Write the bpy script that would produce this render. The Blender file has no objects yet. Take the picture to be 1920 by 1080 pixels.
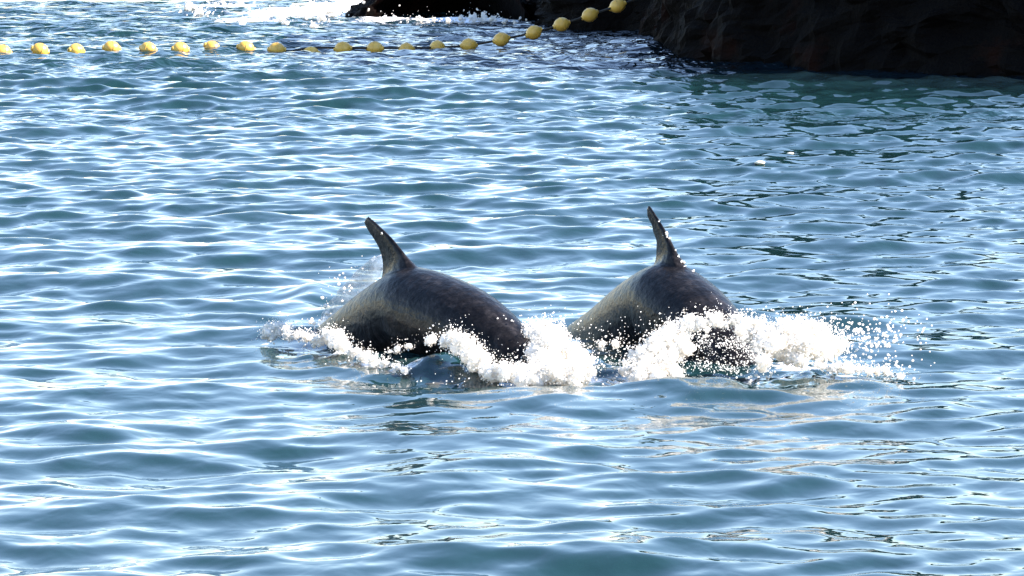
import bpy, bmesh, math, random
import numpy as np
from mathutils import Vector, noise

random.seed(7)
rng = np.random.default_rng(11)
R = math.radians
sc = bpy.context.scene
col = sc.collection

# ------------------------------------------------------------------ camera
F = 7600.0          # focal length in photo pixels (1920 wide)
CAM_H = 2.45
PITCH = math.atan(780.0 / F)
cam_d = bpy.data.cameras.new('camera')
cam = bpy.data.objects.new('camera', cam_d)
col.objects.link(cam)
cam.location = (0, 0, CAM_H)
cam.rotation_euler = (math.pi / 2 - PITCH, 0, 0)
cam_d.sensor_width = 36.0
cam_d.lens = 36.0 * F / 1920.0
cam_d.clip_start = 0.1
cam_d.clip_end = 20000
sc.camera = cam

# ------------------------------------------------------------------ light
SUN_AZ = R(96)     # clockwise from +Y (view direction): off to the right, beyond the cliff
SUN_EL = R(34)
world = bpy.data.worlds.new('World')
sc.world = world
world.use_nodes = True
wn = world.node_tree
wn.nodes.clear()
sky = wn.nodes.new('ShaderNodeTexSky')
sky.sky_type = 'NISHITA'
sky.sun_disc = False
sky.sun_elevation = SUN_EL
sky.sun_rotation = SUN_AZ
sky.air_density = 1.25
sky.dust_density = 0.0
sky.ozone_density = 1.5
bg = wn.nodes.new('ShaderNodeBackground')
bg.inputs['Strength'].default_value = 0.10
wo = wn.nodes.new('ShaderNodeOutputWorld')
wn.links.new(sky.outputs[0], bg.inputs[0])
wn.links.new(bg.outputs[0], wo.inputs[0])
sun_d = bpy.data.lights.new('sun', 'SUN')
sun_d.energy = 5.0
sun_d.angle = R(0.5)
sun_d.color = (1.0, 0.90, 0.75)
sun = bpy.data.objects.new('sun', sun_d)
col.objects.link(sun)
sv = Vector((math.sin(SUN_AZ) * math.cos(SUN_EL), math.cos(SUN_AZ) * math.cos(SUN_EL), math.sin(SUN_EL)))
sun.rotation_euler = (-sv).to_track_quat('-Z', 'Y').to_euler()
sun.location = (20, 20, 30)
sc.view_settings.view_transform = 'Standard'
sc.view_settings.look = 'None'
sc.view_settings.exposure = 2.08
sc.view_settings.gamma = 1.0
sc.view_settings.use_white_balance = True      # the camera was set for a slightly warm light
sc.view_settings.white_balance_temperature = 6050
sc.view_settings.white_balance_tint = 17

# ------------------------------------------------------------------ helpers
CP, SP = math.cos(PITCH), math.sin(PITCH)


def ray(u, v):
    x = (u - 960) / F
    y = -(v - 540) / F
    return np.array([x, CP + y * SP, -SP + y * CP])


def gnd(u, v, z=0.0):
    """where the sight line of a photo pixel meets the level z"""
    d = ray(u, v)
    t = (z - CAM_H) / d[2]
    return np.array([0, 0, CAM_H]) + d * t


def at(u, v, D):
    """point on the sight line of a photo pixel at ground distance D"""
    d = ray(u, v)
    return np.array([0, 0, CAM_H]) + d * (D / d[1])


def tag(o, label, cat, group=None, kind=None):
    o['label'] = label
    o['category'] = cat
    if group:
        o['group'] = group
    if kind:
        o['kind'] = kind
    return o


def np_mesh(name, verts, faces, smooth=True):
    verts = np.asarray(verts, dtype=np.float32)
    faces = np.asarray(faces, dtype=np.int32)
    me = bpy.data.meshes.new(name)
    n, k = faces.shape
    me.vertices.add(len(verts))
    me.vertices.foreach_set('co', verts.ravel())
    me.loops.add(n * k)
    me.loops.foreach_set('vertex_index', faces.ravel())
    me.polygons.add(n)
    me.polygons.foreach_set('loop_start', np.arange(0, n * k, k, dtype=np.int32))
    if smooth:
        me.polygons.foreach_set('use_smooth', np.ones(n, dtype=bool))
    me.update()
    me.validate()
    return me


def obj(name, me, mat, parent=None):
    o = bpy.data.objects.new(name, me)
    col.objects.link(o)
    if mat is not None and not me.materials:
        me.materials.append(mat)
    if parent:
        o.parent = parent
    return o


def ico(sub):
    bm = bmesh.new()
    bmesh.ops.create_icosphere(bm, subdivisions=sub, radius=1.0)
    v = np.array([x.co[:] for x in bm.verts])
    bm.verts.index_update()
    f = np.array([[a.index for a in p.verts] for p in bm.faces])
    bm.free()
    return v, f


ICO1, ICO2 = ico(1), ico(2)


def spheres(centers, radii, base=ICO1, squash=None):
    v, f = base
    c = np.asarray(centers, float)
    r = np.asarray(radii, float)
    n = len(c)
    sc3 = np.ones((n, 3)) if squash is None else squash
    vv = c[:, None, :] + v[None] * (r[:, None] * sc3)[:, None, :]
    ff = f[None] + (np.arange(n) * len(v))[:, None, None]
    return vv.reshape(-1, 3), ff.reshape(-1, 3)


def remeshed(name, verts, faces, voxel, smooth_it=2, fac=0.5):
    me = np_mesh('tmp', verts, faces)
    o = bpy.data.objects.new('tmp', me)
    col.objects.link(o)
    m = o.modifiers.new('r', 'REMESH')
    m.mode = 'VOXEL'
    m.voxel_size = voxel
    m.use_smooth_shade = True
    if smooth_it:
        s = o.modifiers.new('s', 'SMOOTH')
        s.factor = fac
        s.iterations = smooth_it
    dg = bpy.context.evaluated_depsgraph_get()
    out = bpy.data.meshes.new_from_object(o.evaluated_get(dg))
    out.name = name
    bpy.data.objects.remove(o)
    bpy.data.meshes.remove(me)
    out.polygons.foreach_set('use_smooth', np.ones(len(out.polygons), dtype=bool))
    return out


def tube(points, radius, sides=8):
    P = np.asarray(points, float)
    n = len(P)
    T = np.gradient(P, axis=0)
    T /= np.linalg.norm(T, axis=1)[:, None]
    up = np.array([0.13, 0.21, 0.97])
    A = np.cross(T, up)
    A /= np.linalg.norm(A, axis=1)[:, None]
    B = np.cross(A, T)
    rad = np.full(n, radius) if np.isscalar(radius) else np.asarray(radius)
    a = np.linspace(0, 2 * math.pi, sides, endpoint=False)
    V = P[:, None, :] + rad[:, None, None] * (np.cos(a)[None, :, None] * A[:, None, :] + np.sin(a)[None, :, None] * B[:, None, :])
    V = V.reshape(-1, 3)
    Fc = []
    for i in range(n - 1):
        for j in range(sides):
            k = (j + 1) % sides
            Fc.append((i * sides + j, i * sides + k, (i + 1) * sides + k, (i + 1) * sides + j))
    return V, np.array(Fc)


# ------------------------------------------------------------------ materials
class NT:
    def __init__(self, name):
        self.m = bpy.data.materials.new(name)
        self.m.use_nodes = True
        self.t = self.m.node_tree
        self.t.nodes.clear()
        self.out = self.n('ShaderNodeOutputMaterial')

    def n(self, typ, **kw):
        nd = self.t.nodes.new(typ)
        for k, v in kw.items():
            if hasattr(nd, k):
                setattr(nd, k, v)
        return nd

    def l(self, a, b):
        self.t.links.new(a, b)

    def pr(self, **kw):
        p = self.n('ShaderNodeBsdfPrincipled')
        for k, v in kw.items():
            p.inputs[k].default_value = v
        return p

    def noise(self, scale, detail=3, rough=0.5, vec=None, dist=0.0):
        nd = self.n('ShaderNodeTexNoise')
        nd.inputs['Scale'].default_value = scale
        nd.inputs['Detail'].default_value = detail
        nd.inputs['Roughness'].default_value = rough
        nd.inputs['Distortion'].default_value = dist
        if vec is not None:
            self.l(vec, nd.inputs['Vector'])
        return nd

    def ramp(self, src, stops):
        r = self.n('ShaderNodeValToRGB')
        els = r.color_ramp.elements
        while len(els) < len(stops):
            els.new(0.5)
        for e, (p, c) in zip(els, stops):
            e.position = p
            e.color = (*c, 1) if len(c) == 3 else c
        self.l(src, r.inputs[0])
        return r

    def bump(self, src, strength, dist, normal=None):
        b = self.n('ShaderNodeBump')
        b.inputs['Strength'].default_value = strength
        b.inputs['Distance'].default_value = dist
        self.l(src, b.inputs['Height'])
        if normal is not None:
            self.l(normal, b.inputs['Normal'])
        return b


def mat_foam(name='white_foam', transl=0.5):
    t = NT(name)
    co = t.n('ShaderNodeTexCoord').outputs['Object']
    n1 = t.noise(70, 4, 0.65, co)
    b = t.bump(n1.outputs[0], 0.5, 0.02)
    n2 = t.noise(14, 3, 0.6, co)
    c = t.ramp(n2.outputs[0], [(0.3, (0.84, 0.80, 0.72)), (0.6, (0.94, 0.92, 0.87))])
    d = t.pr(Roughness=0.45, IOR=1.33)
    t.l(c.outputs[0], d.inputs['Base Color'])
    t.l(b.outputs[0], d.inputs['Normal'])
    tr = t.n('ShaderNodeBsdfTranslucent')
    t.l(c.outputs[0], tr.inputs['Color'])
    mx = t.n('ShaderNodeMixShader')
    mx.inputs[0].default_value = transl
    t.l(d.outputs[0], mx.inputs[1])
    t.l(tr.outputs[0], mx.inputs[2])
    t.l(mx.outputs[0], t.out.inputs[0])
    return t.m


M_FOAM = mat_foam()


def mat_water():
    t = NT('sea_water')
    geo = t.n('ShaderNodeNewGeometry')
    mp = t.n('ShaderNodeMapping')
    mp.inputs['Scale'].default_value = (1.0, 0.75, 1.0)
    t.l(geo.outputs['Position'], mp.inputs['Vector'])
    n1 = t.noise(5.0, 2, 0.5, mp.outputs[0], 0.4)
    n2 = t.noise(15.0, 2, 0.5, mp.outputs[0], 0.3)
    b1 = t.bump(n1.outputs[0], 0.3, 0.03)
    b2 = t.bump(n2.outputs[0], 0.15, 0.007, b1.outputs[0])
    # ripples too small for the far mesh
    lost = t.n('ShaderNodeAttribute', attribute_name='fine_ripple')
    mp2 = t.n('ShaderNodeMapping')
    mp2.inputs['Scale'].default_value = (0.62, 1.0, 1.0)
    mp2.inputs['Rotation'].default_value = (0, 0, R(6))
    t.l(geo.outputs['Position'], mp2.inputs['Vector'])
    nf = t.noise(3.6, 3, 0.5, mp2.outputs[0], 0.5)
    b3 = t.n('ShaderNodeBump')
    b3.inputs['Distance'].default_value = 0.55
    t.l(lost.outputs['Fac'], b3.inputs['Strength'])
    t.l(nf.outputs[0], b3.inputs['Height'])
    t.l(b2.outputs[0], b3.inputs['Normal'])
    b2 = b3
    water = t.pr(Roughness=0.04, IOR=1.33)
    water.inputs['Base Color'].default_value = (0.006, 0.0235, 0.0245, 1)
    t.l(b2.outputs[0], water.inputs['Normal'])
    foot_shade = t.n('ShaderNodeAttribute', attribute_name='cliff_shade')     # cliff's shade on the water, painted as a darker base colour
    cr = t.ramp(foot_shade.outputs['Fac'], [(0.0, (0.006, 0.0235, 0.0245)), (1.0, (0.003, 0.007, 0.010))])
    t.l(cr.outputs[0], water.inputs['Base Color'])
    # floating foam, laid down where the sea has been churned
    at_ = t.n('ShaderNodeAttribute', attribute_name='foam')
    n3 = t.noise(7, 7, 0.72, mp.outputs[0], 0.6)
    ad = t.n('ShaderNodeMath', operation='ADD')
    t.l(at_.outputs['Fac'], ad.inputs[0])
    t.l(n3.outputs[0], ad.inputs[1])
    rp = t.ramp(ad.outputs[0], [(0.86, (0, 0, 0)), (1.0, (1, 1, 1))])
    foam = t.pr(Roughness=0.6)
    foam.inputs['Base Color'].default_value = (0.86, 0.86, 0.84, 1)
    t.l(b2.outputs[0], foam.inputs['Normal'])
    mx = t.n('ShaderNodeMixShader')
    t.l(rp.outputs[0], mx.inputs[0])
    t.l(water.outputs[0], mx.inputs[1])
    t.l(foam.outputs[0], mx.inputs[2])
    t.l(mx.outputs[0], t.out.inputs[0])
    return t.m


def mat_skin():
    t = NT('dolphin_skin')
    co = t.n('ShaderNodeTexCoord').outputs['Object']
    n1 = t.noise(7, 4, 0.6, co)
    n2 = t.noise(45, 3, 0.6, co)
    n4 = t.noise(13, 5, 0.7, co)
    c = t.ramp(n4.outputs[0], [(0.36, (0.003, 0.0027, 0.003)), (0.52, (0.008, 0.0072, 0.0075)), (0.68, (0.026, 0.023, 0.023))])
    p = t.pr(Roughness=0.42, IOR=1.36)
    p.inputs['Specular IOR Level'].default_value = 0.08
    p.inputs['Coat Weight'].default_value = 0.24
    p.inputs['Coat Roughness'].default_value = 0.07
    p.inputs['Coat IOR'].default_value = 1.33
    t.l(c.outputs[0], p.inputs['Base Color'])
    b1 = t.bump(n1.outputs[0], 0.25, 0.05)
    b2 = t.bump(n2.outputs[0], 0.25, 0.010, b1.outputs[0])
    t.l(b2.outputs[0], p.inputs['Normal'])
    t.l(b2.outputs[0], p.inputs['Coat Normal'])
    t.l(p.outputs[0], t.out.inputs[0])
    return t.m


def mat_rock():
    t = NT('wet_dark_rock')
    co = t.n('ShaderNodeTexCoord').outputs['Object']
    n1 = t.noise(0.9, 5, 0.6, co)
    n2 = t.noise(9, 6, 0.65, co)
    c = t.ramp(n1.outputs[0], [(0.35, (0.002, 0.0017, 0.0017)), (0.55, (0.003, 0.0025, 0.0022)), (0.7, (0.011, 0.004, 0.0025))])
    p = t.pr(Roughness=0.75)
    p.inputs['Specular IOR Level'].default_value = 0.03
    t.l(c.outputs[0], p.inputs['Base Color'])
    b = t.bump(n2.outputs[0], 0.8, 0.08)
    t.l(b.outputs[0], p.inputs['Normal'])
    t.l(p.outputs[0], t.out.inputs[0])
    return t.m


def mat_simple(name, c1, c2, scale, rough, bump=0.2):
    t = NT(name)
    co = t.n('ShaderNodeTexCoord').outputs['Object']
    n1 = t.noise(scale, 4, 0.6, co)
    c = t.ramp(n1.outputs[0], [(0.3, c1), (0.7, c2)])
    p = t.pr(Roughness=rough)
    t.l(c.outputs[0], p.inputs['Base Color'])
    b = t.bump(n1.outputs[0], bump, 0.01)
    t.l(b.outputs[0], p.inputs['Normal'])
    t.l(p.outputs[0], t.out.inputs[0])
    return t.m


M_WATER = mat_water()
M_SKIN = mat_skin()
M_ROCK = mat_rock()
M_FLOAT = mat_simple('yellow_plastic', (0.50, 0.28, 0.035), (0.66, 0.41, 0.07), 9, 0.4)
M_ROPE = mat_simple('dark_rope', (0.015, 0.014, 0.012), (0.035, 0.03, 0.022), 60, 0.9, 0.6)
M_PALE = mat_simple('pale_fleck', (0.7, 0.62, 0.45), (0.85, 0.78, 0.6), 30, 0.5)

# ------------------------------------------------------------------ sea
NW = 96
wl = np.exp(rng.uniform(math.log(0.17), math.log(2.4), NW))
wdir = R(-84) + rng.normal(0, 1, NW) * np.where(wl < 0.8, R(42), R(30))            # travelling towards the camera, spread about it
wk = 2 * math.pi / wl
wslope = 0.125 * math.sqrt(2.0 / NW) * np.where(wl < 0.9, 1.08, 0.9) * np.where(wl < 0.26, 0.8, 1.0) * np.where(wl > 1.5, 0.7, 1.0)
wamp = wslope / wk
wph = rng.uniform(0, 2 * math.pi, NW)

MOUNDS = []          # (x, y, rx, ry, height)


def mound(u, v, rx, ry, h):
    p = gnd(u, v)
    MOUNDS.append((p[0], p[1], rx, ry, h))


# swell thrown up by the animals
for u, v, rx, ry, h in ((640, 672, .16, .30, .02), (720, 694, .16, .28, .02),
                        (845, 700, .12, .20, .07), (800, 700, .10, .2, .05), (900, 712, .10, .2, .04),
                        (1000, 735, .3, .3, .03), (1520, 715, .18, .25, .025), (1620, 722, .16, .22, .025),
                        (1350, 730, .2, .22, .05), (1220, 735, .2, .25, .04),
                        (580, 555, .12, .5, .05), (870, 860, .4, .45, .05), (120, 810, .3, .4, .05),
                        (1200, 92, .5, 1.6, .12)):
    mound(u, v, rx, ry, h)

CHURN = []           # (x, y, rx, ry): broken, choppy water
for u, v, rx, ry in ((620, 668, .16, .3), (720, 685, .25, .35), (830, 695, .25, .35), (960, 712, .25, .3), (1100, 700, .25, .5), (1230, 715, .25, .35), (1380, 712, .25, .3), (1520, 705, .25, .3)):
    _p = gnd(u, v)
    CHURN.append((_p[0], _p[1], rx, ry))
NC = 40
cl = np.exp(rng.uniform(math.log(.07), math.log(.30), NC))
cd = rng.uniform(0, 2 * math.pi, NC)
cp = rng.uniform(0, 2 * math.pi, NC)

FOAM_SPOTS = []      # (x, y, rx, ry, weight)


def foam_spot(u, v, rx, ry, w):
    p = gnd(u, v)
    FOAM_SPOTS.append((p[0], p[1], rx, ry, w))


for u, v, rx, ry, w in ((500, 640, .08, .25, .35), (560, 655, .12, .25, .4), (630, 672, .14, .25, .45), (700, 690, .14, .25, .45),
                        (760, 702, .14, .2, .45), (760, 655, .10, .15, .35), (860, 700, .08, .2, .2), (950, 712, .16, .2, .5), (1040, 715, .2, .25, .55),
                        (1100, 708, .12, .25, .45), (1050, 748, .12, .08, .40), (1180, 712, .16, .2, .5), (1250, 715, .2, .2, .5),
                        (1150, 690, .12, .3, .40), (1110, 660, .14, .4, .33), (1420, 705, .16, .2, .42), (1500, 690, .2, .25, .5), (1600, 700, .2, .12, .45),
                        (1680, 700, .12, .12, .35), (1240, 745, .10, .10, .28), (1340, 765, .06, .06, .25),
                        (420, 12, 1.0, 3.2, .5), (560, 25, 1.3, 3.0, .68), (480, 40, 1.2, 1.6, .48), (640, 10, .9, 3.0, .68), (360, 22, .5, 2.0, .35),
                        (600, 48, .8, 1.0, .35), (715, 38, .6, .9, .6), (770, 37, .6, .9, .62), (820, 38, .6, .9, .62), (880, 39, .6, 1.0, .7), (940, 42, .5, .8, .62),
                        (1180, 80, .5, 1.6, .30)):
    foam_spot(u, v, rx, ry, w)


def sea_z(x, y):
    z = sum(wamp[i] * math.cos(wk[i] * (x * math.cos(wdir[i]) + y * math.sin(wdir[i])) + wph[i]) for i in range(NW))
    z *= 1 + 0.45 * min(max((y - 21) / 11, 0), 1) + 0.35 * min(max((y - 32) / 15, 0), 1)
    return z + sum(h * math.exp(-((x - mx) / rx) ** 2 - ((y - my) / ry) ** 2) for mx, my, rx, ry, h in MOUNDS)


def build_sea():
    fine = R(8.8)
    th = np.concatenate([np.linspace(R(-75), R(-16), 24)[:-1], np.linspace(R(-16), -fine, 60)[:-1],
                         np.linspace(-fine, fine, 640), np.linspace(fine, R(16), 60)[1:], np.linspace(R(16), R(75), 24)[1:]])
    # rows: finer close by, coarser with distance
    vv = np.concatenate([np.arange(1240, 700, -1.9), np.arange(700, 430, -1.4), np.arange(430, 210, -0.8), np.arange(210, -1, -0.55)])
    r1 = F * CAM_H / (vv + 240)
    r = np.concatenate([np.linspace(3, r1[0], 40)[:-1], r1, 79 * np.exp(np.linspace(0.012, math.log(6000 / 79), 110))])
    dr = np.gradient(r)
    T, RR = np.meshgrid(th, r)
    DR = np.repeat(dr[:, None], len(th), 1)
    X = (RR * np.sin(T)).ravel()
    Y = (RR * np.cos(T)).ravel()
    DR = DR.ravel()
    Z = np.zeros_like(X)
    DX = np.zeros_like(X)
    DY = np.zeros_like(X)
    LO = np.zeros_like(X)
    gust = 1 + 0.45 * np.clip((Y - 21) / 11, 0, 1) + 0.35 * np.clip((Y - 32) / 15, 0, 1)       # breezier beyond the lee of the shore
    for i in range(NW):
        kx, ky = wk[i] * math.cos(wdir[i]), wk[i] * math.sin(wdir[i])
        fade = np.clip((wl[i] / DR - 1.9) / 0.8, 0, 1)
        ph = kx * X + ky * Y + wph[i]
        a = wamp[i] * fade * gust
        LO += wslope[i] ** 2 * (1 - fade)
        Z += a * np.cos(ph)
        s = a * np.sin(ph) * 0.75
        DX -= s * math.cos(wdir[i])
        DY -= s * math.sin(wdir[i])
    fo = np.zeros_like(X)
    near = Y < 90
    for (mx, my, rx, ry, h) in MOUNDS:
        Z[near] += h * np.exp(-((X[near] - mx) / rx) ** 2 - ((Y[near] - my) / ry) ** 2)
    for (mx, my, rx, ry, w) in FOAM_SPOTS:
        fo[near] = np.maximum(fo[near], w * np.exp(-((X[near] - mx) / rx) ** 2 - ((Y[near] - my) / ry) ** 2))
    ch = np.zeros_like(X)
    for (mx, my, rx, ry) in CHURN:
        ch = np.maximum(ch, np.exp(-((X - mx) / rx) ** 2 - ((Y - my) / ry) ** 2))
    sel = ch > 0.03
    hz = np.zeros(sel.sum())
    for l_, d_, p_ in zip(cl, cd, cp):
        k_ = 2 * math.pi / l_
        hz += 0.075 / k_ * np.cos(k_ * (X[sel] * math.cos(d_) + Y[sel] * math.sin(d_)) + p_)
    Z[sel] += hz * ch[sel]
    V = np.stack([X + DX, Y + DY, Z], 1)
    nr, nc = len(r), len(th)
    idx = np.arange(nr * nc).reshape(nr, nc)
    Fc = np.stack([idx[:-1, :-1], idx[:-1, 1:], idx[1:, 1:], idx[1:, :-1]], -1).reshape(-1, 4)
    me = np_mesh('sea', V, Fc)
    a = me.attributes.new('foam', 'FLOAT', 'POINT')
    a.data.foreach_set('value', fo.astype(np.float32))
    b = me.attributes.new('fine_ripple', 'FLOAT', 'POINT')
    b.data.foreach_set('value', (np.sqrt(LO / np.sum(wslope ** 2)) ** 0.8).astype(np.float32))
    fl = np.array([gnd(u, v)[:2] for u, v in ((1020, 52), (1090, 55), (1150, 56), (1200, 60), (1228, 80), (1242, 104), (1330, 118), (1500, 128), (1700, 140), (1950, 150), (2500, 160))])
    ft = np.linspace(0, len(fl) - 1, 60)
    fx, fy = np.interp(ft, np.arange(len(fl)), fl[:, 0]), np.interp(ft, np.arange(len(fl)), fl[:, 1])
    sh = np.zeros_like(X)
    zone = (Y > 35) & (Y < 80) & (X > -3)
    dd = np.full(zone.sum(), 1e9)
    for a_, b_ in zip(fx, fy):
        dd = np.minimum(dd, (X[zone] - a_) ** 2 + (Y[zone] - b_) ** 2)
    sh[zone] = np.exp(-dd / 4.0 ** 2)  # painted shade, fading with distance from the cliff foot
    c = me.attributes.new('cliff_shade', 'FLOAT', 'POINT')
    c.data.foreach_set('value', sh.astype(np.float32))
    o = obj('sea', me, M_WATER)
    tag(o, 'rippled blue and teal sea water', 'sea', kind='structure')


build_sea()

# ------------------------------------------------------------------ rocks


def fbm(p, sc_, oct_=5):
    s = 0.0
    a = 1.0
    q = Vector(p) * sc_
    for _ in range(oct_):
        s += a * noise.noise(q)
        q = q * 2.03
        a *= 0.55
    return s


def rock(name, loop, levels, amp, scale, npts, nlev, hs=lambda x, y: 1.0):
    L = np.array(loop, float)
    C = np.append(L, L[:1], 0)
    seg = np.linalg.norm(np.diff(C, axis=0), axis=1)
    cum = np.concatenate([[0], np.cumsum(seg)])
    # denser along the side that faces the open water
    w = np.concatenate([[0], np.cumsum(np.where(np.minimum(C[:-1, 1], C[1:, 1]) < 68.0, seg * 3, seg))])
    tt = np.interp(np.linspace(0, w[-1], npts, endpoint=False), w, cum)
    B = np.stack([np.interp(tt, cum, C[:, 0]), np.interp(tt, cum, C[:, 1])], 1)
    cen = B.mean(0)
    lz = np.array(levels)
    V = []
    zs = np.interp(np.linspace(0, 1, nlev) ** 1.5, np.linspace(0, 1, len(lz)), lz[:, 0])
    zs = np.sort(np.concatenate([[-1.0], np.linspace(-0.4, lz[-1, 0], nlev) ** 1]))
    for z in zs:
        ins = np.interp(z, lz[:, 0], lz[:, 1])
        d = cen - B
        dn = np.linalg.norm(d, axis=1)[:, None]
        P = B + d / dn * np.minimum(ins, dn * 0.9)
        for p in P:
            q = (p[0], p[1], z)
            e = fbm(q, scale)
            e2 = abs(noise.noise(Vector(q) * scale * 2.7 + Vector((9, 3, 1))))
            nrm = (p - cen) / np.linalg.norm(p - cen)
            k = amp * (e * 0.8 - e2 * 0.8)
            V.append((p[0] + nrm[0] * k, p[1] + nrm[1] * k, z * (hs(p[0], p[1]) if z > 0 else 1) + 0.4 * amp * fbm((p[0], p[1], z + 7), scale)))
    n = npts
    Fc = []
    for i in range(len(zs) - 1):
        for j in range(n):
            k = (j + 1) % n
            Fc.append((i * n + j, i * n + k, (i + 1) * n + k, (i + 1) * n + j))
    me = bpy.data.meshes.new(name)
    top = list(range((len(zs) - 1) * n, len(zs) * n))
    V.append((cen[0], cen[1], levels[-1][0] * hs(cen[0], cen[1]) + 0.3))
    ci = len(V) - 1
    tris = [(top[j], top[(j + 1) % n], ci) for j in range(n)]
    me.from_pydata(V, [], Fc + tris)
    me.polygons.foreach_set('use_smooth', np.zeros(len(me.polygons), dtype=bool))
    me.update()
    return obj(name, me, M_ROCK)


front = [gnd(u, v)[:2] for u, v in ((985, 38), (1020, 52), (1090, 55), (1150, 56), (1200, 60), (1228, 80), (1242, 104), (1330, 118),
                                    (1500, 128), (1700, 140), (1950, 150), (2500, 160))]
main_loop = [tuple(p) for p in front] + [(20, 47), (26, 56), (24, 68), (14, 72), (7, 68), (3.0, 65.6)]
mr = rock('sea_cliff', main_loop, [(-1, -.1), (0, 0), (1, .2), (3.5, .4), (4.3, .65), (4.55, 1.1), (4.75, 2.2), (4.9, 3.6)], 0.35, 0.8, 420, 64, lambda x, y: float(np.interp(x, [-1, 2, 5.0, 6.6, 12, 30], [1, 1, .85, .27, .235, .36])) * float(np.interp(y, [60, 62.5], [1, .32])))
tag(mr, 'black wet rock cliff rising from the water where the float rope ends', 'rock')
low = [gnd(u, v)[:2] for u, v in ((672, 38), (700, 33), (760, 28), (850, 27), (930, 32), (985, 42), (1030, 34))]
low_loop = [tuple(p) for p in low] + [(1.2, 71), (-0.5, 72.5), (-2.0, 72), (-2.9, 70)]
lr = rock('reef_rock', low_loop, [(-.5, -.05), (0, 0), (.25, .15), (.5, .4), (.65, .9), (.72, 1.5)], 0.2, 1.2, 260, 40, lambda x, y: float(np.interp(x, [-2.6, -1], [.72, 1])))
tag(lr, 'low dark brown rock with white surf breaking along its foot', 'rock')

# ------------------------------------------------------------------ dolphins


def cubic(xs, ys, x):
    """smooth curve through points (monotone-ish Catmull-Rom)"""
    xs = np.asarray(xs, float)
    ys = np.asarray(ys, float)
    m = np.gradient(ys, xs)
    i = np.clip(np.searchsorted(xs, x) - 1, 0, len(xs) - 2)
    h = xs[i + 1] - xs[i]
    t = (x - xs[i]) / h
    return ((2 * t**3 - 3 * t**2 + 1) * ys[i] + (t**3 - 2 * t**2 + t) * h * m[i]
            + (-2 * t**3 + 3 * t**2) * ys[i + 1] + (t**3 - t**2) * h * m[i + 1])


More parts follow.
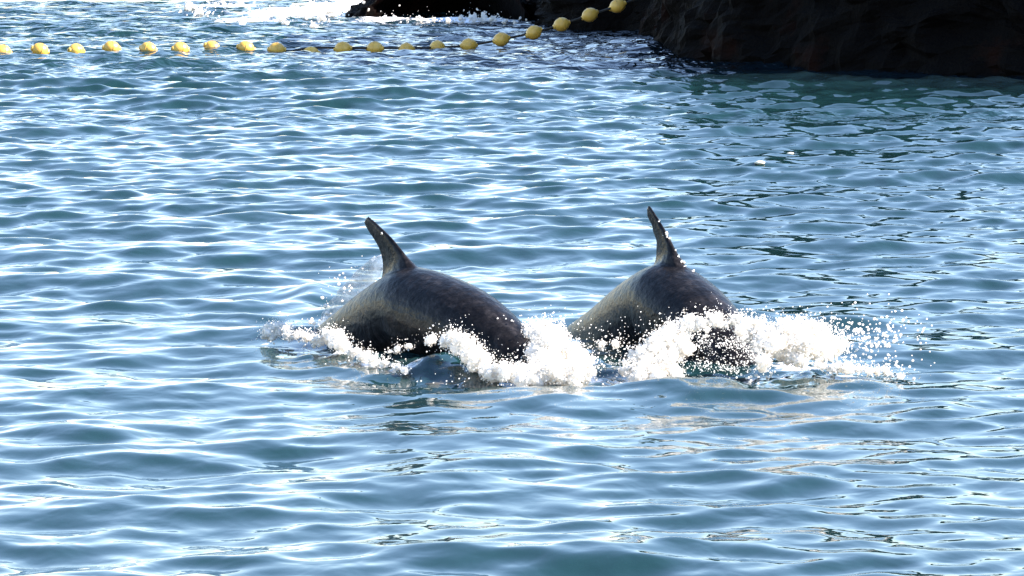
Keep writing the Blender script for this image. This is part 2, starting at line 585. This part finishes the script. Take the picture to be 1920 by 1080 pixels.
def dolphin(name, origin, yaw, top, fin_s, fin_h, fin_rake, fin_chord, roll=0.0, lean=0.0):
    """an animal arching through the surface. top: back line (s along the heading, z above the water);
    s = 0 where the tail stock leaves the water"""
    top = np.array(top)
    # arc length along the back line
    tt = np.linspace(0, 1, 400)
    ti = np.linspace(0, 1, len(top))
    S = cubic(ti, top[:, 0], tt)
    Z = cubic(ti, top[:, 1], tt)
    al = np.concatenate([[0], np.cumsum(np.hypot(np.diff(S), np.diff(Z)))])
    total = al[-1]
    n = 90
    a = np.linspace(0, total, n)
    s = np.interp(a, al, S)
    z = np.interp(a, al, Z)
    ds, dz = np.gradient(s), np.gradient(z)
    L = np.hypot(ds, dz)
    ds, dz = ds / L, dz / L
    q = (total - a) * 2.75 / total          # distance from the tip of the beak
    rv = np.interp(q, [0, .03, .10, .16, .22, .32, .45, .65, .9, 1.15, 1.4, 1.7, 2.0, 2.3, 2.6, 2.9],
                   [.018, .032, .042, .060, .115, .145, .165, .195, .220, .228, .220, .200, .150, .09, .045, .03])
    rh = np.interp(q, [0, .03, .10, .16, .22, .32, .45, .65, .9, 1.15, 1.4, 1.7, 2.0, 2.3, 2.6, 2.9],
                   [.020, .038, .046, .058, .100, .130, .160, .195, .220, .215, .185, .135, .085, .045, .028, .02])
    ker = np.ones(5) / 5
    rv = np.convolve(np.pad(rv, 2, 'edge'), ker, 'valid')
    rh = np.convolve(np.pad(rh, 2, 'edge'), ker, 'valid')
    m = 32
    ang = np.linspace(0, 2 * math.pi, m, endpoint=False)
    V = []
    for i in range(n):
        nx, nz = -dz[i], ds[i]         # upward normal in the (s, z) plane
        cs, cz = s[i] - nx * rv[i], z[i] - nz * rv[i]
        for t in ang:
            up = math.cos(t) * rv[i]
            sd = math.sin(t) * rh[i]
            V.append((cs + nx * up, sd, cz + nz * up))
    Fc = []
    for i in range(n - 1):
        for j in range(m):
            k = (j + 1) % m
            Fc.append((i * m + j, (i + 1) * m + j, (i + 1) * m + k))
            Fc.append((i * m + j, (i + 1) * m + k, i * m + k))
    for i, flip in ((0, False), (n - 1, True)):
        b = [i * m + j for j in range(m)]
        for j in range(1, m - 1):
            Fc.append((b[0], b[j], b[j + 1]) if not flip else (b[0], b[j + 1], b[j]))
    V = [tuple(v) for v in V]

    def wing(o, ax, span, thick, secs):
        """tapered foil: secs = (span fraction, leading, trailing, thickness factor)"""
        base = len(V)
        mm = 14
        o, ax, span, thick = map(np.array, (o, ax, span, thick))
        for (f, le, tr, tf) in secs:
            for j in range(mm):
                t = 2 * math.pi * j / mm
                x = (le + tr) / 2 + (le - tr) / 2 * math.cos(t)
                w = math.sin(t) * tf * (0.62 + 0.38 * math.cos(t))
                p = o + ax * x + span * f + thick * w
                V.append(tuple(p))
        ns = len(secs)
        for i in range(ns - 1):
            for j in range(mm):
                k = (j + 1) % mm
                A, B, Cc, D = base + i * mm + j, base + i * mm + k, base + (i + 1) * mm + k, base + (i + 1) * mm + j
                Fc.append((A, B, Cc))
                Fc.append((A, Cc, D))
        for i, flip in ((0, True), (ns - 1, False)):
            b = [base + i * mm + j for j in range(mm)]
            for j in range(1, mm - 1):
                Fc.append((b[0], b[j], b[j + 1]) if not flip else (b[0], b[j + 1], b[j]))

    # dorsal fin
    i = int(np.argmin(abs(s - fin_s) + 10 * (z < 0)))
    axv = np.array((ds[i], 0, dz[i]))
    upv = np.array((-dz[i], lean, ds[i]))
    o = np.array((s[i], 0, z[i]))
    c = fin_chord
    secs = []
    for f in np.linspace(-0.45, 1.0, 26):
        g = max(f, 0)
        dip = max(-f, 0)
        flare = math.exp(-g * 7)
        le = c * (0.50 - 0.0 * g) + (-fin_rake) * (g ** 1.5) + c * 0.10 * flare + c * 0.9 * dip
        ch = c * (1 - 0.60 * g - 0.20 * g ** 5) * (1 - 0.24 * math.sin(math.pi * min(g, 1)))
        ch = ch if g < 0.97 else ch * 0.45
        tr = le - ch - c * 0.07 * flare - c * 1.3 * dip
        tf = 0.030 * (1 - 0.62 * g) + 0.04 * math.exp(-g * 9)
        if g > .97:
            tf *= .6
        secs.append((f * fin_h, le, tr, tf))
    wing(o, axv, upv, (0, 1, 0), secs)
    # flippers and flukes, below the surface
    for sd in (-1, 1):
        i = int(np.argmin(abs(q - 0.55)))
        cs, cz = s[i] + dz[i] * rv[i] * 1.3, z[i] - ds[i] * rv[i] * 1.3
        wing((cs, sd * rh[i] * 0.75, cz), (ds[i], 0, dz[i]), np.array((-.55 * ds[i] + .5 * dz[i], sd * .8, -.55 * dz[i] - .5 * ds[i])),
             (-dz[i], 0, ds[i]), [(-.04, .08, -.08, .03), (.08, .07, -.07, .022), (.2, .03, -.06, .014), (.32, -.03, -.06, .008)])
        wing((s[2] + dz[2] * .03, 0, z[2] - ds[2] * .03), (ds[2], 0, dz[2]), (0, sd, 0), (-dz[2], 0, ds[2]),
             [(-.02, .12, -.10, .03), (.1, .08, -.09, .018), (.2, .0, -.10, .012), (.3, -.10, -.14, .007)])
    me = remeshed('dolphin_body', np.array(V), np.array(Fc), 0.0085, 4, 0.5)
    me.transform(__import__('mathutils').Matrix.Rotation(roll, 4, 'X'))
    o_ = obj(name, me, M_SKIN)
    o_.location = (origin[0], origin[1], 0.0)
    o_.rotation_euler = (0, 0, yaw)
    return o_


TOP_A = [(-.86, -.54), (-.66, -.34), (-.42, -.15), (-.17, .0), (.09, .135), (.40, .29), (.70, .41), (.90, .43), (1.30, .365), (1.62, .235), (1.84, .07), (1.98, -.12), (2.05, -.27)]
pa = gnd(618, 630)
da = dolphin('dolphin', pa, R(-54), TOP_A, 0.67, 0.33, 0.255, 0.285, roll=R(4))
tag(da, 'dark grey dolphin with broad backswept fin, its forehead plunging into white splash', 'dolphin', 'dolphins arching out of the water')
TOP_B = [(-1.0, -.50), (-.80, -.32), (-.54, -.15), (-.28, .0), (.03, .14), (.38, .31), (.70, .43), (.88, .435), (1.20, .34), (1.46, .20), (1.68, .0), (1.82, -.19), (1.90, -.36)]
pb = gnd(1112, 624)
db = dolphin('dolphin', pb, R(-63), TOP_B, 0.74, 0.305, 0.21, 0.25, roll=R(-3), lean=-.1)
tag(db, 'dark grey dolphin with thin upright glinting fin, head buried in foam', 'dolphin', 'dolphins arching out of the water')

# small white drops modelled on the fins in place of sun glints
from mathutils.bvhtree import BVHTree
bpy.context.view_layer.update()


def glint_beads(dol, rows, umin, umax, inset):
    mw = dol.matrix_world
    tree = BVHTree.FromPolygons([mw @ v.co for v in dol.data.vertices], [tuple(p.vertices) for p in dol.data.polygons])
    C, Rr = [], []
    eye = Vector((0, 0, CAM_H))
    for v, r_ in rows:
        for u in range(umax, umin, -1):
            h = tree.ray_cast(eye, Vector(ray(u, v)).normalized())
            if h[0] is not None:
                h = tree.ray_cast(eye, Vector(ray(u - inset, v)).normalized())
                if h[0] is not None:
                    for _ in range(5):
                        C.append(np.array(h[0]) + rng.normal(0, r_ * .8, 3))
                        Rr.append(r_ * rng.uniform(.35, .8))
                break
    V, Fc = spheres(C, Rr, ICO2)
    me = np_mesh('fin_glints', V, Fc)
    me.transform(mw.inverted())
    o = obj('fin_glints', me, M_FOAM, dol)
    o['kind'] = 'stuff'


glint_beads(db, [(415, .005), (440, .011), (446, .007), (470, .005), (480, .006), (492, .010), (500, .006), (508, .008)], 1180, 1300, 2)
glint_beads(da, [(437, .006)], 660, 790, 9)

# ------------------------------------------------------------------ splashes


def heap(blobs, D0, per=14, push=0.0):
    C, Rr = [], []
    for b in blobs:
        u, v, rp = b[:3]
        D = (b[3] if len(b) > 3 else D0) - push
        c = at(u, v, D)
        rad = rp * D / F
        for _ in range(per):
            d = rng.normal(0, 1, 3)
            d /= np.linalg.norm(d)
            off = d * rad * rng.uniform(0.0, 1.0) * np.array([1, 1.5, 1])
            C.append(c + off)
            Rr.append(rad * (0.09 + 0.40 * rng.random() ** 1.8))
    return np.array(C), np.array(Rr)


def splash(name, blobs, D0, label, cat, drops, per=90, voxel=0.006, froth=32, group=None, push=0.0):
    C, Rr = heap(blobs, D0, per, push)
    V, Fc = spheres(C, Rr, ICO2)
    me = remeshed('splash_mass', V, Fc, voxel, 2, 0.4)
    nv = len(me.vertices)
    co = np.empty(nv * 3, np.float32)
    me.vertices.foreach_get('co', co)
    co = co.reshape(-1, 3)
    nn = np.empty(nv * 3, np.float32)
    me.vertices.foreach_get('normal', nn)
    nn = nn.reshape(-1, 3)
    dis = np.array([noise.noise(Vector(p * 17.0)) * 0.020 + noise.noise(Vector(p * 48.0)) * 0.012 + noise.noise(Vector(p * 110.0)) * 0.005 for p in co.astype(float)])
    co2 = co + nn * dis[:, None]
    me.vertices.foreach_set('co', co2.astype(np.float32).ravel())
    me.update()
    o = obj(name, me, M_FOAM)
    tag(o, label, cat, group, kind='stuff')
    # froth: fine drops shed from the surface of the mass, and the thrown spray
    dc, dr_ = [], []
    k = int(nv * froth / 100)
    ids = rng.integers(0, nv, k)
    up = nn[ids].copy()
    up[:, 2] += 0.5
    dist = rng.exponential(0.013 * voxel / .006, k)
    dc.append(co2[ids] + up * dist[:, None] + rng.normal(0, .004, (k, 3)))
    dr_.append((.0012 + .004 * rng.random(k) ** 2.5) * (voxel / .006))
    for (u, v, su, sv_, D, cnt, r0, r1) in drops:
        uu = rng.normal(u, su, cnt)
        v2 = rng.normal(v, sv_, cnt)
        dd = rng.normal(D, .12, cnt)
        dc.append(np.array([at(a, b, c) for a, b, c in zip(uu, v2, dd)]))
        dr_.append(r0 + (r1 - r0) * rng.random(cnt) ** 2.5)
    dc = np.concatenate(dc)
    dr_ = np.concatenate(dr_)
    ok = dc[:, 2] > -0.02
    V, Fc = spheres(dc[ok], dr_[ok], ICO1)
    d = obj('spray', np_mesh('spray', V, Fc), M_FOAM, o)
    d['kind'] = 'stuff'
    return o


# froth line trailing from the left animal's tail stock
splash('splash', [(505, 622, 14, 21.2), (520, 615, 13, 21.2), (540, 626, 13, 21.1), (558, 628, 11, 21.0), (575, 634, 13, 20.9), (596, 638, 12, 20.8),
                  (612, 634, 14, 20.8), (630, 636, 17, 20.7), (643, 648, 13, 20.6), (662, 660, 11, 20.4), (682, 668, 11, 20.3),
                  (702, 676, 10, 20.2), (722, 684, 10, 20.1), (742, 690, 9, 20.0), (760, 696, 7, 19.9), (745, 656, 6, 20.4), (765, 650, 5, 20.4), (730, 660, 5, 20.4)],
       20.6, 'thin line of froth trailing from the tail of the dolphin with the broad fin', 'foam',
       [(640, 540, 8, 16, 21.1, 8, .006, .012), (610, 580, 6, 14, 21.1, 8, .006, .014), (590, 608, 8, 8, 21.1, 10, .005, .014), (670, 500, 12, 20, 21.0, 6, .004, .008),
        (660, 535, 20, 12, 21.0, 5, .004, .010), (620, 560, 22, 30, 21.1, 20, .002, .005), (600, 640, 40, 12, 20.8, 60, .003, .008), (700, 680, 40, 12, 20.1, 60, .003, .006)],
       per=60, voxel=0.0055, froth=28, push=0.28)
# white water round the left animal's head
splash('splash', [(808, 637, 8, 20.0), (835, 640, 10, 19.9), (855, 638, 16, 19.85), (872, 648, 20, 19.8), (888, 664, 20, 19.75), (902, 682, 20, 19.65), (922, 700, 18, 19.55),
                  (950, 694, 18, 19.5), (975, 704, 20, 19.5), (1005, 706, 20, 19.5), (1040, 706, 22, 19.5), (1075, 702, 20, 19.5), (1100, 696, 16, 19.6),
                  (1010, 665, 22, 19.9), (1020, 640, 24, 20.0), (1040, 655, 30, 19.9), (1070, 675, 30, 19.8), (1040, 685, 30, 19.7), (1000, 622, 16, 20.2),
                  (1025, 616, 14, 20.2), (1045, 618, 10, 20.2), (985, 618, 10, 20.3), (1090, 680, 20, 19.8), (1015, 690, 22, 19.6)],
       19.8, 'white burst of foam around the head of the dolphin with the broad fin', 'foam',
       [(1050, 640, 35, 25, 19.9, 160, .002, .007), (1100, 690, 30, 14, 19.6, 140, .002, .007), (870, 650, 30, 20, 19.6, 80, .0015, .004), (960, 710, 80, 10, 19.4, 150, .002, .006),
        (945, 600, 10, 6, 20.0, 8, .003, .006)], push=0.18)
# white water round the right animal
splash('splash', [(1178, 690, 15, 19.7), (1200, 672, 18, 19.8), (1225, 655, 22, 19.8), (1248, 636, 22, 19.85), (1270, 622, 20, 19.9), (1292, 612, 15, 19.9),
                  (1215, 692, 22, 19.6), (1250, 680, 24, 19.65), (1275, 655, 22, 19.8), (1195, 710, 16, 19.5), (1235, 712, 18, 19.5), (1270, 700, 14, 19.55),
                  (1315, 607, 9, 19.9), (1336, 601, 13, 19.9), (1350, 610, 7, 19.9), (1364, 607, 8, 19.9), (1380, 601, 10, 19.9), (1398, 608, 13, 19.9), (1425, 612, 17, 19.9), (1390, 622, 7, 19.8), (1325, 618, 6, 19.8),
                  (1400, 632, 14, 19.9), (1425, 645, 18, 19.8), (1452, 636, 26, 19.8), (1478, 626, 26, 19.9), (1505, 622, 24, 19.9), (1480, 655, 26, 19.8), (1510, 650, 28, 19.8),
                  (1540, 635, 22, 19.9), (1545, 662, 18, 19.8), (1570, 650, 16, 19.9), (1500, 678, 14, 19.7), (1540, 685, 10, 19.7), (1575, 688, 9, 19.7), (1610, 692, 8, 19.7), (1645, 697, 8, 19.7), (1560, 690, 9, 19.65), (1592, 692, 9, 19.65), (1628, 696, 8, 19.65), (1662, 701, 7, 19.65), (1688, 704, 6, 19.6),
                  (1430, 680, 15, 19.6), (1432, 676, 14, 19.6), (1130, 648, 8, 20.3), (1155, 645, 7, 20.3)],
       19.8, 'broad white burst of foam around the dolphin with the thin upright fin', 'foam',
       [(1560, 630, 40, 22, 19.9, 260, .002, .008), (1610, 640, 40, 30, 19.9, 120, .003, .010), (1640, 625, 25, 18, 19.9, 50, .004, .011), (1660, 610, 30, 20, 19.9, 30, .004, .009), (1700, 650, 30, 30, 19.9, 36, .003, .008),
        (1735, 620, 14, 14, 19.9, 12, .003, .007), (1680, 690, 20, 8, 19.8, 24, .004, .009), (1600, 695, 50, 6, 19.7, 80, .002, .007),
        (1360, 655, 35, 20, 19.3, 260, .0012, .0035), (1318, 636, 9, 8, 19.3, 120, .0012, .005), (1376, 640, 16, 8, 19.3, 180, .0012, .005), (1404, 660, 12, 14, 19.3, 200, .0012, .005), (1320, 684, 14, 7, 19.25, 120, .0012, .005), (1370, 690, 20, 6, 19.25, 150, .0012, .005), (1170, 665, 30, 18, 20.0, 120, .0015, .0045), (1250, 715, 60, 8, 19.4, 160, .002, .006), (1420, 705, 30, 8, 19.5, 70, .002, .008),
        (1180, 610, 40, 14, 20.3, 40, .002, .005)], push=0.22)

# surf by the reef rock
surf = [(u + rng.normal(0, 8), v + rng.normal(0, 3), rng.uniform(5, 11), F * CAM_H / (v + 245)) for u, v in
        [(350, 12), (362, 18), (375, 22), (390, 28), (430, 5), (520, 22), (540, 28), (560, 18), (575, 30), (590, 36), (610, 28), (630, 20), (600, 12), (570, 8), (640, 8), (655, 18), (620, 42), (590, 46), (550, 42),
         (660, 4), (470, 10), (440, 46), (520, 38)]]
surf += [(u, v, r_, F * CAM_H / (v + 246)) for u, v, r_ in
         [(700, 38, 5), (720, 34, 6), (740, 34, 6), (765, 36, 5), (790, 36, 6), (815, 36, 6), (840, 38, 6), (865, 36, 8), (885, 34, 10), (905, 34, 10), (925, 36, 9), (945, 40, 7), (965, 42, 5)]]
splash('surf', surf, 67, 'white surf washing in front of the low brown rock', 'foam',
       [(600, 25, 60, 14, 68, 120, .01, .04), (860, 38, 80, 4, 66, 90, .01, .03), (400, 25, 40, 12, 69, 40, .01, .03)], per=26, voxel=0.018, froth=8)

# ------------------------------------------------------------------ float line
float_px = [(-132, 98), (-63, 97), (5, 97), (75, 94), (143, 95), (209, 90), (278, 92), (338, 92), (398, 90), (461, 90), (519, 90), (583, 90), (643, 90), (703, 90), (762, 90),
            (820, 89), (879, 85), (940, 74), (1001, 61), (1053, 46), (1106, 28), (1158, 11)]
D_LINE = 56.2


def make_float():
    e = bpy.data.objects.new('float', None)
    col.objects.link(e)
    v, f = ico(3)
    v = v * np.array([0.118, 0.098, 0.098])
    prof = 1 - 0.10 * np.exp(-(v[:, 0] / 0.118 - 1) ** 2 * 30) - 0.10 * np.exp(-(v[:, 0] / 0.118 + 1) ** 2 * 30)
    v = v * np.stack([np.ones(len(v)), prof, prof], 1)
    obj('shell', np_mesh('float_shell', v, f), M_FLOAT, e)
    a = np.linspace(0, 2 * math.pi, 33)
    ring = np.stack([np.zeros(33), 0.0985 * np.cos(a), 0.0985 * np.sin(a)], 1)
    V, Fc = tube(ring, 0.004, 6)
    obj('seam', np_mesh('float_seam', V, Fc), M_FLOAT, e)
    for sgn in (-1, 1):
        V, Fc = tube([(sgn * .105, 0, 0), (sgn * .118, 0, 0), (sgn * .128, 0, 0), (sgn * .132, 0, 0)], [.036, .034, .03, .012], 12)
        obj('end_collar', np_mesh('float_collar', V, Fc), M_FLOAT, e)
    return e


ORD = ('first second third fourth fifth sixth seventh eighth ninth tenth eleventh twelfth thirteenth fourteenth fifteenth '
       'sixteenth seventeenth eighteenth nineteenth twentieth twenty-first twenty-second').split()
proto = make_float()
rope_pts = []
fl_pos = []
for i, (u, v) in enumerate(float_px):
    if i < 15:
        p = gnd(u, v, 0.045)
    else:
        p = at(u, v, D_LINE + 0.12 * (i - 15))
    fl_pos.append(p)
for i, p in enumerate(fl_pos):
    if i == 0:
        e = proto
    else:
        e = proto.copy()
        col.objects.link(e)
        for ch in proto.children:
            c = ch.copy()
            col.objects.link(c)
            c.parent = e
    a = fl_pos[max(i - 1, 0)]
    b = fl_pos[min(i + 1, len(fl_pos) - 1)]
    t = Vector(b - a)
    z = p[2]
    if i in (11,):
        z -= 0.075
    elif 10 <= i < 15:
        z -= rng.uniform(.005, .03)
    e.location = (p[0], p[1], z)
    e.rotation_euler = (rng.uniform(-3, 3), math.atan2(-t.z, math.hypot(t.x, t.y)) + (rng.normal(.25, .12) if i < 10 else rng.normal(0, .08)), math.atan2(t.y, t.x) + rng.normal(0, .15))
    nth = ORD[len(fl_pos) - 1 - i]
    if i < 10:
        tag(e, 'sunlit yellow oval float on open water, %s along the rope from the cliff' % nth, 'float', 'floats on the rope')
    elif i == 11:
        tag(e, 'yellow float almost sunk below the water, %s along the rope from the cliff' % nth, 'float', 'floats on the rope')
    elif i < 16:
        tag(e, 'dull yellow shaded float lying on water, %s along the rope from the cliff' % nth, 'float', 'floats on the rope')
    else:
        tag(e, 'yellow float lifted off the water, %s along the rope from the cliff' % nth, 'float', 'floats on the rope')
for i, p in enumerate(fl_pos):
    rope_pts.append(p + np.array([0, 0, -0.075 if i < 11 else 0]))
rp = np.array(rope_pts)
rp = np.vstack([[rp[0] - np.array([6, -.3, 0])], rp, [at(1215, -12, 57.1)], [at(1300, -55, 57.3)], [at(1345, -85, 57.5)]])
ti = np.linspace(0, 1, len(rp))
fine_t = np.linspace(0, 1, 320)
RP = np.stack([cubic(ti, rp[:, k], fine_t) for k in range(3)], 1)
V, Fc = tube(RP, 0.017, 8)
tag(obj('rope', np_mesh('rope', V, Fc), M_ROPE), 'dark rope threaded through the yellow floats and up to the black cliff', 'rope')

# ------------------------------------------------------------------ pale flecks


def fleck(u, v, rad, label):  # small pale lump set on the water surface
    v0, f0 = ICO2
    d = Vector(ray(u, v)).normalized()
    hit = sc.ray_cast(bpy.context.evaluated_depsgraph_get(), Vector((0, 0, CAM_H)), d)      # the crest the sight line meets
    p = hit[1] if hit[0] else gnd(u, v, 0.03)
    w = v0 * np.array([1.5, 1.1, .55]) * rad
    w = w * (1 + .25 * np.array([noise.noise(Vector(q) * 2.1 + Vector((u, v, 0))) for q in v0]))[:, None]
    o = obj('surface_fleck', np_mesh('surface_fleck', w, f0), M_PALE)
    o.location = (p[0], p[1], p[2] + rad * .3)
    tag(o, label, 'fleck', 'pale flecks on the water')


fleck(1425, 307, .030, 'larger pale scrap on open water between dolphins and cliff')
fleck(1482, 289, .020, 'smaller pale scrap beside the larger one towards the cliff')

# thin film of water drawn up along the left animal's back
M_FILM = NT('water_film')
_co = M_FILM.n('ShaderNodeTexCoord').outputs['Object']
_nz = M_FILM.noise(26, 3, .6, _co)
_b = M_FILM.bump(_nz.outputs[0], .5, .03)
_g = M_FILM.pr(Roughness=.15, IOR=1.33)
_g.inputs['Base Color'].default_value = (.75, .8, .85, 1)
M_FILM.l(_b.outputs[0], _g.inputs['Normal'])
_t = M_FILM.n('ShaderNodeBsdfTransparent')
_r = M_FILM.ramp(_nz.outputs[0], [(.35, (.25, .25, .25)), (.7, (.6, .6, .6))])
_m = M_FILM.n('ShaderNodeMixShader')
M_FILM.l(_r.outputs[0], _m.inputs[0])
M_FILM.l(_t.outputs[0], _m.inputs[1])
M_FILM.l(_g.outputs[0], _m.inputs[2])
M_FILM.l(_m.outputs[0], M_FILM.out.inputs[0])
inner = [(630, 622, 21.6), (655, 585, 21.55), (690, 545, 21.4), (715, 512, 21.2), (722, 488, 21.1)]
outer = [(592, 612, 21.6), (612, 575, 21.55), (640, 540, 21.4), (668, 508, 21.2), (700, 482, 21.1)]
I = np.array([at(*p) for p in inner])
O = np.array([at(*p) for p in outer])
tt = np.linspace(0, 1, 30)
ti = np.linspace(0, 1, 5)
I = np.stack([cubic(ti, I[:, k], tt) for k in range(3)], 1)
O = np.stack([cubic(ti, O[:, k], tt) for k in range(3)], 1)
rows = []
for j in range(12):
    w = j / 11
    P = I * (1 - w) + O * w
    e = np.array([noise.noise(Vector((x * 9, w * 3, 1.7))) for x in tt])
    P = P + np.stack([e * .03 * w, .06 * math.sin(w * 3) + e * .03, .02 * e], 1)
    rows.append(P)
G = np.array(rows)
idx = np.arange(12 * 30).reshape(12, 30)
fr = np.stack([idx[:-1, :-1], idx[:-1, 1:], idx[1:, 1:], idx[1:, :-1]], -1).reshape(-1, 4)
V = G.reshape(-1, 3)
nv = len(V)
back = V + np.array([0.002, 0.005, 0.0])
edge = list(idx[0]) + list(idx[1:, -1]) + list(idx[-1, ::-1][1:]) + list(idx[::-1, 0][1:-1])
sides = [(edge[i], edge[(i + 1) % len(edge)], edge[(i + 1) % len(edge)] + nv, edge[i] + nv) for i in range(len(edge))]
fm = np_mesh('water_film', np.vstack([V, back]), np.vstack([fr[:, ::-1], fr + nv, np.array(sides)]))
tag(obj('water_film', fm, M_FILM.m), 'thin clear film of water lifted behind the broad fin of the dolphin', 'water', kind='stuff')
